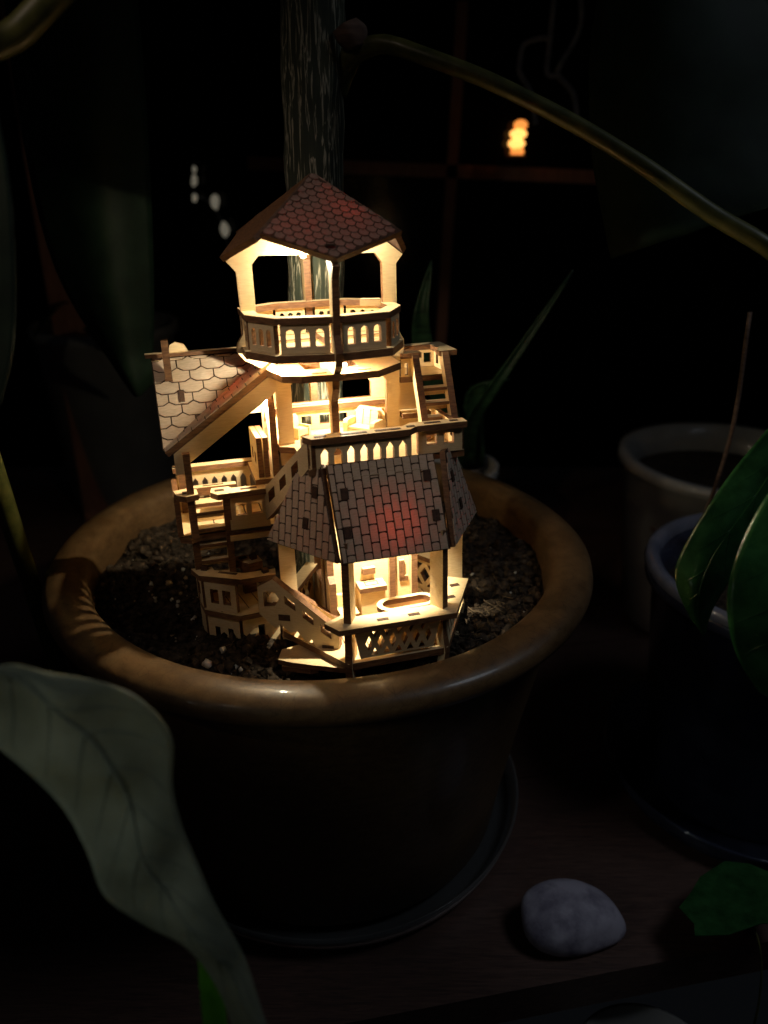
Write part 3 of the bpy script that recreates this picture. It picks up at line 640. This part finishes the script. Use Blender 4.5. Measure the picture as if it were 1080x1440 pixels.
hplate('base_plate', [(-2.85, -3.15), (-2.5, -3.45), (-1.7, -3.95), (-.5, -4.6), (-.1, -4.6), (-.2, -2.9), (-1.6, -2.3), (-2.6, -2.5)], -1.0, .2, H)
hplate('base_plate', [(-2.75, -3.3), (-1.8, -3.85), (-1.5, -3.85), (-1.6, -3.0), (-2.6, -2.9)], -1.22, .2, H)

# ---------------------------------------------------------------- furniture inside the house (own things)
def in_house(name, loc, rz, label, cat):
    o = empty(name); o.matrix_world = house.matrix_world @ Matrix.Translation(Vector(loc) * CM) @ Matrix.Rotation(rz, 4, 'Z'); return tag(o, label, cat)
HW = house.matrix_world.copy()
sofa = in_house('sofa', (1.55, .1, 6.21), math.radians(-48), 'small cream plywood sofa with rolled arms on the living level', 'sofa')
def rolled(y0, y1, h): return [(y0, 0), (y1, 0), (y1, h * .75)] + [(y1 - .12 + .12 * math.cos(t), h * .78 + .14 * math.sin(t)) for t in (0, .8, 1.57)] + [(y0 + .12 + .12 * math.cos(t), h * .78 + .14 * math.sin(t)) for t in (1.57, 2.3, 3.14)]
P_ = ('birch', 'birch')
box('seat', (0, -.08, .26), (1.0, .62, .2), sofa, P_); box('base', (0, 0, .09), (1.0, .5, .16), sofa, P_)
for i in range(3): plate('back_cushion', [(-.16, 0), (.16, 0), (.165, .5), (.12, .58), (-.12, .58), (-.165, .5)], (-.33 + i * .33, .22, .34), (1, 0, 0), (0, .22, 1), .22, sofa, (), P_)
for x in (-.165, .165): plate('seam', rect(-.012, .02, .012, .52), (x, .105, .36), (1, 0, 0), (0, .22, 1), .01, sofa, (), ('burnt_edge', 'burnt_edge'))
box('seam', (0, -.395, .27), (.98, .012, .02), sofa, ('burnt_edge', 'burnt_edge'))
for x in (-.6, .6): plate('arm', rolled(-.42, .34, .62), (x, 0, 0), (0, 1, 0), (0, 0, 1), .2, sofa, (), P_)
plate('backrest', [(-.66, 0), (.66, 0), (.66, .8), (.5, .98), (-.5, .98), (-.66, .8)], (0, .4, 0), (1, 0, 0), (0, .12, 1), .14, sofa, (), P_)
tb = in_house('round_table', (-.1, -.6, 6.21), 0, 'tiny round wooden coffee table in front of the cream sofa', 'table')
circ = lambda r, n=20: [(r * math.cos(2 * math.pi * i / n), r * math.sin(2 * math.pi * i / n)) for i in range(n)]
hplate('tabletop', circ(.42), .42, .1, tb); hplate('pedestal', circ(.2, 10), .32, .3, tb)
ch = in_house('armchair', (-.85, .75, 6.21), math.radians(35), 'tiny cream armchair by the tower post on the living level', 'armchair')
box('seat', (0, 0, .22), (.5, .5, .24), ch, P_); plate('backrest', [(-.27, 0), (.27, 0), (.27, .7), (.17, .82), (-.17, .82), (-.27, .7)], (0, .27, 0), (1, 0, 0), (0, .15, 1), .12, ch, (), P_)
for x in (-.29, .29): plate('arm', rect(-.28, 0, .25, .42), (x, 0, 0), (0, 1, 0), (0, 0, 1), .1, ch, (), P_)
bx = in_house('wooden_block', (1.72, -.75, 11.12), math.radians(-20), 'small plain wooden block lying on the tower balcony rail', 'block')
box('block_body', (0, 0, .11), (.72, .3, .2), bx, ('birch', 'birch')); box('block_lid', (0, 0, .225), (.68, .27, .03), bx)
bn = in_house('bench', (-4.25, 1.35, 3.25), 0, 'pale wooden bench along the back rail of the left deck', 'bench')
box('seat', (0, -.25, .62), (1.7, .6, .14), bn); xz('front_panel', rect(-.8, 0, .8, .55), -.5, bn); tenon(bn.children[0], (.35, -.25, .692), (.55, .1, .02))
box('backrest', (0, .25, .95), (1.75, .34, .34), bn); tenon(bn.children[-1], (0, .25, 1.125), (.8, .08, .02))
for x in (-.75, .75): yz('leg', rect(-.45, 0, .4, .55), x, bn, (), .12)
ws = in_house('washstand', (1.08, -1.95, -.72), 0, 'pale wooden washstand with square engraved basin against the bathroom wall', 'washstand')
box('cabinet', (0, .05, .72), (.96, .6, 1.42), ws, P_); cabt = box('countertop', (0, 0, 1.52), (1.06, .72, .2), ws)
plate('basin', rect(-.26, -.16, .26, .16), (0, 0, 1.63), (1, 0, 0), (0, 1, 0), .015, cabt, [rect(-.23, -.13, .23, .13)], ('scorched', 'scorched'))
tl = in_house('toilet', (.05, -2.25, -.72), 0, 'low pale wooden toilet with round lid mark beside the washstand', 'toilet')
box('bowl', (0, 0, .33), (.62, .66, .64), tl, P_); lid = box('lid', (0, -.02, .73), (.72, .76, .14), tl)
plate('lid_mark', circ(.18), (0, -.02, .805), (1, 0, 0), (0, 1, 0), .012, lid, [circ(.155)], ('scorched', 'scorched'))
box('cistern', (0, .42, .75), (.62, .2, 1.1), tl, P_)
bt = in_house('bathtub', (1.95, -3.68, -.71), math.radians(2), 'oval pale wooden bathtub with a wide rim behind the front counter', 'bathtub')
def stad(a, b_, n=10): return [(a - b_ + b_ * math.cos(t), b_ * math.sin(t)) for t in [-math.pi / 2 + math.pi * i / n for i in range(n + 1)]] + [(-a + b_ + b_ * math.cos(t), b_ * math.sin(t)) for t in [math.pi / 2 + math.pi * i / n for i in range(n + 1)]]
hplate('rim', stad(1.12, .5), 1.55, .2, bt, [stad(.92, .32)]); hplate('tub_wall', stad(1.02, .42), 1.34, 1.3, bt, [stad(.94, .34)], ('birch', 'birch')); hplate('tub_floor', stad(.93, .33), .9, .1, bt, (), ('birch', 'birch'))
mt_ = box('bath_mat', (.1, 0, .97), (1.0, .34, .06), bt, ('mat_pink', 'mat_pink'))

# ---------------------------------------------------------------- perlite pebbles
def on_soil(x, y): return soil_h(x, y)
pal = []
spots = [(-7.3, -1.2, .2), (-6.6, -1.0, .22), (-6.2, -2.2, .15), (-6.9, -2.3, .2), (-4.9, -3.9, .22), (-3.6, -7.4, .3), (-5.5, -5.0, .14), (-4.2, -5.9, .24), (-2.6, -7.5, .17), (-3.1, -6.9, .2), (5.0, -4.0, .2), (5.7, -5.4, .25), (4.9, -5.4, .16), (4.6, -7.2, .22), (4.4, -7.6, .12), (7.0, -2.5, .1)]
rs = random.Random(11)
while len(spots) < 190:
    r = 9.6 * math.sqrt(rs.random()); a = rs.random() * 6.283; x, y = PX + r * math.cos(a), PY + r * math.sin(a)
    if y > 3 : continue
    spots.append((x, y, rs.choice((.03, .04, .05, .05, .06, .08, .12))))
pm = []
for k in range(8):
    v, f = blob(1, (1, rs.uniform(.65, .95), rs.uniform(.55, .9)), .7, k + 20, 2, 1.4); pm.append((v, f))
meshes = {}
for i, (x, y, s) in enumerate(spots):
    s *= .8
    k = i % 8; tan = i % 5 == 1; key = (k, tan)
    if key not in meshes:
        o = mesh('perlite_pebble', pm[k][0], pm[k][1], 'pumice' if tan else 'perlite', None, smooth=True); meshes[key] = o.data
    else: o = link(bpy.data.objects.new('perlite_pebble', meshes[key]))
    o.scale = (s, s, s); o.rotation_euler = (rs.random(), rs.random(), rs.random() * 6); o.location = Vector((x, y, on_soil(x, y) + s * .35)) * CM
    tag(o, 'tan pumice grain lying on the dark soil' if tan else 'white perlite grain lying on the dark soil', 'pebble', 'tan pumice grains on the soil' if tan else 'white perlite grains on the soil')

# ---------------------------------------------------------------- the potted plant: trunk, petiole, dark leaves
pl = empty('potted_plant', (.1, .9, -1.5)); tag(pl, 'tall houseplant with fissured grey-green trunk rising behind the wooden tower', 'plant')
O = Vector((.1, .9, -1.5)); loc = lambda pts: [Vector(p) - O for p in pts]
tube('trunk', loc([(-.25, .9, -2.2), (-.1, .9, 2), (.0, .95, 7), (.2, .9, 12), (.3, 1.0, 17), (.4, 1.2, 22), (.5, 1.5, 30)]), [1.45, 1.3, 1.18, 1.1, 1.1, 1.15, 1.0], 'bark', pl, 40, 10, .10)
tube('petiole', loc([(1.0, 1.1, 18.2), (1.41, 1.0, 18.85), (1.89, .6, 19.26), (2.9, 0, 19.48), (4.36, -.6, 19.04), (6.5, -1.3, 18.25), (9.07, -2.2, 17.04), (11.32, -3.2, 15.75), (13.5, -4.3, 14.29), (15.31, -5.4, 13.2), (18, -6.5, 11.2)]), [.6, .5, .38, .31, .29, .28, .275, .28, .29, .30, .3], 'petiole', pl, 18, 8, .05)
blade('dry_sheath', [tuple(Vector(p) - O for p in r) for r in (((1.13, .2, 19.86), (1.5, -.1, 20.1), (1.95, .1, 20.28)), ((1.3, .2, 19.54), (1.7, -.15, 19.75), (2.3, .1, 20.0)), ((1.6, .25, 19.3), (1.9, .0, 19.35), (2.3, .1, 19.5)))], 'dry_sheath', pl, 4, 4)
def dark_leaf(rows, name='leaf', mt='leaf_dark', par=None, ripple=.15, O_=None):
    return blade(name, [tuple(Vector(p) - (O_ or Vector((0, 0, 0))) for p in r) for r in rows], mt, par, 6, 8, .04, ripple)
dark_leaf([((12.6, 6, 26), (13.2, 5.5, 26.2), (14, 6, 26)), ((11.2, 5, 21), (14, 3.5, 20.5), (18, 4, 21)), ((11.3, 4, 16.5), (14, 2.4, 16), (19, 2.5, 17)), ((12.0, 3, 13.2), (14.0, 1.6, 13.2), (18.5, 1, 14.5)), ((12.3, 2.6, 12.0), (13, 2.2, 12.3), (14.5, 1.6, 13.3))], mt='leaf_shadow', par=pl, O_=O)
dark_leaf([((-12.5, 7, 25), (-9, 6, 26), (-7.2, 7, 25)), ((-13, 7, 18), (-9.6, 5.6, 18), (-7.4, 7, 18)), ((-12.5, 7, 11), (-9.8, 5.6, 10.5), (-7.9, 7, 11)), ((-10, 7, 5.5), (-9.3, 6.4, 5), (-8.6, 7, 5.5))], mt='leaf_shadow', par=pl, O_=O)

# ---------------------------------------------------------------- foreground leaves
fl_ = empty('foreground_leaf', (-4, -18, -15)); tag(fl_, 'large pale grey-green leaf drooping out of focus at lower left', 'leaf'); O = Vector((-4, -18, -15))
rows = [((-6.6, -18.2, 5.6), (-5.3, -18.2, 6.4), (-4.4, -17.9, 6.1)), ((-5.7, -18.3, 4.75), (-4.3, -18.3, 5.75), (-3.34, -17.87, 5.9)), ((-4.85, -18.45, 3.9), (-3.5, -18.35, 4.9), (-2.38, -17.88, 5.38)), ((-4.15, -18.65, 3.0), (-2.9, -18.5, 3.95), (-1.76, -18.05, 4.5)), ((-3.7, -18.9, 1.95), (-2.6, -18.8, 2.75), (-1.78, -18.35, 3.3)), ((-3.35, -19.2, .95), (-2.3, -19.1, 1.6), (-1.5, -18.68, 2.1)), ((-2.55, -19.3, .2), (-1.65, -19.4, .6), (-.95, -19.1, .7)), ((-1.6, -19.4, -.45), (-.9, -19.6, -.35), (-.34, -19.45, -.6)), ((-.9, -19.7, -1.6), (-.35, -19.95, -1.65), (.15, -19.95, -2.2)), ((-.5, -20.1, -3.0), (.1, -20.3, -3.0), (.6, -20.4, -3.6))]
veins(dark_leaf(rows, 'leaf_blade', 'leaf_pale', fl_, .30, O), 'leaf_pale', .05)
tube('leaf_stalk', [Vector(p) - O for p in ((-1.3, -18.8, -.75), (-1.25, -18.95, -1.5), (-1.2, -19.4, -2.9), (-1.1, -19.6, -6), (-1.2, -19, -15))], [.30, .31, .29, .26, .3], 'shoot', fl_, 14, 6)
g = empty('glossy_plant', (16.5, -8, -15)); tag(g, 'dark glossy green leaves hanging in from the right edge', 'plant'); O = Vector((16.5, -8, -15))
rA = [((15.9, -7.0, 8.6), (16.3, -7.2, 8.0), (16.9, -7.3, 7.2)), ((14.4, -7.6, 6.85), (15.1, -8.1, 6.3), (15.9, -8.0, 5.8)), ((13.35, -8.25, 5.55), (14.0, -8.9, 5.1), (14.9, -8.7, 4.5)), ((12.5, -8.9, 4.25), (13.1, -9.6, 3.9), (14.2, -9.2, 3.6)), ((12.35, -9.25, 3.45), (12.9, -9.9, 3.1), (13.7, -9.5, 2.85)), ((12.75, -9.7, 2.5), (13.0, -10.0, 2.4), (13.4, -9.8, 2.3)), ((13.2, -10.0, 1.9), (13.26, -10.05, 1.85), (13.3, -10.0, 1.9))]
veins(dark_leaf(rA, 'leaf', 'leaf_dark', g, .12, O), 'leaf_dark', .04)
rB = [((14.9, -9.6, 7.6), (15.6, -9.9, 7.5), (16.4, -9.6, 7.6)), ((13.9, -10.25, 6.1), (15.1, -10.9, 5.9), (16.6, -10.3, 6.2)), ((13.3, -10.9, 4.85), (14.9, -11.7, 4.6), (16.7, -11, 4.8)), ((13.15, -11.4, 3.6), (14.8, -12.2, 3.3), (16.4, -11.6, 3.4)), ((13.45, -11.95, 2.4), (14.6, -12.5, 2.2), (15.9, -12, 2.3)), ((14.1, -12.4, 1.45), (14.6, -12.6, 1.3), (15.2, -12.4, 1.4))]
veins(dark_leaf(rB, 'leaf', 'leaf_glossy', g, .2, O), 'leaf_glossy', .045)
tube('leaf_stalk', [Vector(p) - O for p in ((16.4, -7.2, 8.1), (18.5, -6, 9.5), (20, -4, 4), (20.5, -1, -8), (21, 2, -14))], [.12, .14, .18, .2, .22], 'petiole', g, 10, 6)
tube('leaf_stalk', [Vector(p) - O for p in ((15.7, -9.7, 7.6), (18, -8, 9), (20.2, -4, 4), (20.6, -1, -8))], [.12, .14, .18, .2], 'petiole', g, 10, 6)
ul = empty('corner_stalk', (-8.4, -7, -15)); tag(ul, 'blurred olive leaf stalk crossing the upper left corner', 'stalk'); O = Vector((-8.4, -7, -15))
tube('stalk', [Vector(p) - O for p in ((-5.2, -5.6, 21.0), (-7.0, -6.5, 19.2), (-8.6, -7.1, 17.8), (-11, -6, 12), (-13, 0, -4), (-13, 2, -15))], [.45, .42, .42, .4, .4, .4], 'petiole', ul, 14, 6)
ls = empty('edge_leaf', (-8, -10, -15)); tag(ls, 'narrow grey-olive leaf edge along the left side of the picture', 'leaf'); O = Vector((-8, -10, -15))
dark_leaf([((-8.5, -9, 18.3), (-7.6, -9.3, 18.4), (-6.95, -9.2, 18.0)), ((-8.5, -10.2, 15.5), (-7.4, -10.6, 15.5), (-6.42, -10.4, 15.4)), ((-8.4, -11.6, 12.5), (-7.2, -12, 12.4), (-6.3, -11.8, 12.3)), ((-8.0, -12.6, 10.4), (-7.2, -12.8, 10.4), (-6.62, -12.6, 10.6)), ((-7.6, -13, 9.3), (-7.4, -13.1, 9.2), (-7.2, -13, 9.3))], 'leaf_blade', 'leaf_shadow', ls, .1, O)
tube('leaf_stalk', [Vector(p) - O for p in ((-7.4, -9.2, 18.4), (-9.5, -8, 21), (-12, -4, 12), (-13, 0, -2), (-13.3, 2, -15))], [.15, .16, .2, .2, .25], 'petiole', ls, 10, 5)

# ---------------------------------------------------------------- pots behind
def behind_pot(name, c, r, h, mt, label):
    p = empty(name, (c[0], c[1], -15)); tag(p, label, 'plant pot')
    lathe('pot_wall', [(0, .0), (r * .78, .0), (r * .8, .15), (r * .97, h * .93), (r * 1.03, h * .95), (r * 1.03, h), (r * .93, h), (r * .9, h * .85), (r * .88, h * .8)], mt, p, 72)
    lathe('soil_top', [(0, h * .86), (r * .5, h * .85), (r * .9, h * .84)], 'soil', p, 40)
    return p
bp_ = behind_pot('blue_pot', (22.6, 2.2), 6.5, 12.4, 'blue_glaze', 'dark blue glazed pot with rounded rim standing at right')
lathe('rim', [(6.2, 12.2), (6.55, 12.15), (6.8, 12.4), (6.7, 12.75), (6.4, 12.85), (6.1, 12.7), (6.0, 12.3)], 'blue_rim_highlight', bp_, 72)
lathe('drip_saucer', [(0, .05), (6.6, .05), (7.4, 1.3), (7.6, 1.3), (7.0, -.0)], 'blue_glaze', bp_, 72)
behind_pot('white_pot', (26.2, 18.9), 7.0, 12.3, 'white_glaze', 'plain off-white pot standing behind the blue pot')
behind_pot('white_pot', (-22.0, 40), 6.2, 17, 'white_glaze', 'dim off-white pot standing far left behind the brown pot')
behind_pot('white_pot', (7.4, 17), 2.9, 12.4, 'white_glaze', 'small whitish pot half hidden behind the right balcony')
def snake(name, base, leaves, label):
    s = empty(name, base); tag(s, label, 'plant'); B = Vector(base)
    for pts, wd in leaves:
        P0 = catmull(pts, 5); rows = []
        for i, p in enumerate(P0):
            t = i / (len(P0) - 1); w__ = wd * (math.sin(math.pi * min(1, .25 + t * .75)) ** .7) * (1 if t < .999 else .02); rows.append((p - Vector((w__, .1, .25 * w__)), p + Vector((0, .25 * w__, 0)), p + Vector((w__, -.1, .25 * w__))))
        blade('leaf', [tuple(q - B for q in r) for r in rows], 'snake_leaf', s, 1, 3, .08)
snake('snake_plant', (9.0, 17, -2), [([(8.6, 16.8, -3), (6.2, 14, 3), (5.2, 13, 5.6), (4.9, 12, 8), (5.4, 12, 10.8)], .62), ([(8.4, 17, -3), (8.2, 14.5, .8), (8.9, 12.9, 3.2), (10.4, 12.2, 6.0), (12.9, 12, 10.3)], .5), ([(9, 17.2, -3), (8.5, 16, 2.5), (10.4, 15, 3.6)], .6)], 'snake plant with upright banded leaves behind the tower at right')
snake('snake_plant', (-22, 40, 0), [([(-20, 36, 0), (-18, 26, 4.5), (-14, 18, 5.2), (-10, 15, 4.9)], .7), ([(-22, 40, 0), (-23.5, 36, 4), (-22, 30, 5.2), (-18, 16, 5.9)], .6)], 'snake plant leaves lying low behind the left wing roof')
# shelf upright and door at far left
up_ = plate('wooden_upright', rect(-1.6, -15, 1.6, 60), (-23, 36, 0), (1, .1, 0), (0, 0, 1), 2.2, None, (), ('dark_frame', 'dark_frame')); tag(up_, 'reddish brown wooden upright behind the plants at far left', 'post')
# white stone
v, f = blob(1, (2.5, 1.5, .95), .30, 5, 4, .8)
stn = mesh('white_stone', v, f, 'stone', None, smooth=True); stn.location = Vector((11.0, -7.6, -14.15)) * CM; stn.rotation_euler = (.25, .1, .12); tag(stn, 'smooth whitish stone lying on the shelf beside the saucer', 'stone')
iv = empty('ivy_leaf', (17.5, -7.5, -15)); tag(iv, 'dark lobed ivy leaf over the shelf edge at lower right', 'leaf'); O = Vector((17.5, -7.5, -15))
plate('leaf_blade', [(15.38 - 17.5, -8.02 + 7.5), (16.2 - 17.5, -7.2 + 7.5), (16.87 - 17.5, -6.38 + 7.5), (18.3 - 17.5, -5.5 + 7.5), (19.3 - 17.5, -5.7 + 7.5), (20.4 - 17.5, -6.6 + 7.5), (20.2 - 17.5, -9.0 + 7.5), (18.4 - 17.5, -9.0 + 7.5), (16.88 - 17.5, -9.5 + 7.5), (15.5 - 17.5, -9.5 + 7.5), (15.7 - 17.5, -8.9 + 7.5)], (0, 0, 2), (1, 0, .05), (0, 1, -.1), .05, iv, (), ('leaf_dark', 'leaf_dark'))
tube('leaf_stalk', [(.6, -.2, 2.0), (.9, -1.8, 1.2), (1.0, -2.6, -1.5), (.9, -2.7, -6)], [.05, .05, .05, .05], 'petiole', iv, 8, 6)
# pale twig and thread
tw = empty('pale_twig', (14, 25, -15)); tag(tw, 'pale branching twig ornament high behind the petiole', 'twig'); O = Vector((14, 25, -15))
for pts in (((14.4, 25, 34), (14.6, 25, 26), (14.9, 25, 23), (13.9, 25, 20.9), (13.8, 25.1, 20.3), (14.8, 25, 19.3), (15.2, 25, 17.8), (15.3, 25, 16.9)), ((13.2, 25, 25), (13.1, 25, 22), (13.1, 25, 20.4), (13.9, 25, 20.3)), ((11.3, 25, 20.5), (11.5, 25, 21.9), (12.6, 25, 22.3), (13.1, 25, 22.2)), ((11.3, 25, 20.5), (12.2, 25, 19.2), (12.6, 25, 17.5))):
    tube('branch', [Vector(p) - O for p in pts], [.18] * len(pts), 'twig', tw, 8, 6)
th_ = empty('support_stick', (19.7, 5, -3)); tag(th_, 'thin pale stick standing in the white pot at right', 'stick'); tube('stick', [(-.15, 0, 12.4), (.0, 0, 6), (.05, 3, -1), (1, 12, -4)], [.10, .11, .11, .11], 'dry_sheath', th_, 8, 5)
# glowing shapes standing in for reflections in the window glass
al = empty('amber_reflection', (14.3, 44, 15.3)); tag(al, 'amber glow standing for a lamp reflected in the window glass', 'reflection')
for dz, rx, mt, dxx in ((.5, .6, 'amber_dim', .1), (1.15, .75, 'amber', 0), (1.9, .75, 'amber', .1), (2.6, .6, 'amber_dim', .25)):
    v, f = blob(1, (rx, .6, .42), 0, 0, 2); mesh('reflected_glow', [p + Vector((dxx, 0, dz)) for p in v], f, mt, al, smooth=True)
lathe('added_base', [(0, 0), (.9, 0), (.9, .2), (.5, .3), (0, .3)], 'dark_frame', al, 24)
sl = empty('window_glints', (-13, 44, 9)); tag(sl, 'few pale glowing spots standing for light reflected in the window at left', 'light reflections')  # glowing spots and cord added in place of small window reflections
tube('added_cord', [(-.6, .2, 6.2), (-.8, .2, 3.5), (.5, .2, 2.7), (1.6, .2, .4), (1.8, .2, -2)], [.06] * 5, 'twig', sl, 6, 5)
for x, z, r, k in ((-.6, 5.4, .26, 1), (-.7, 4.5, .34, 1), (-.8, 3.1, .30, 1), (.95, 2.75, .5, .6), (1.6, .45, .5, .5)):
    v, f = blob(r, (.75, .7, 1.25), .5, int(z * 3), 2); mesh('glint', [p + Vector((x, 0, z)) for p in v], f, 'pale_glint', sl, smooth=True)
# pale dish standing below the shelf, only its rim in view
ds = lathe('pale_dish', [(0, 0), (1.6, 0), (2.4, .5), (3.1, 1.9), (3.25, 1.9), (2.6, .35), (1.7, -.2), (0, -.2)], 'white_glaze', None, 64); ds.location = Vector((13.9, -11.6, -20.6)) * CM
tag(ds, 'pale rounded dish just below the shelf edge at the bottom', 'dish')
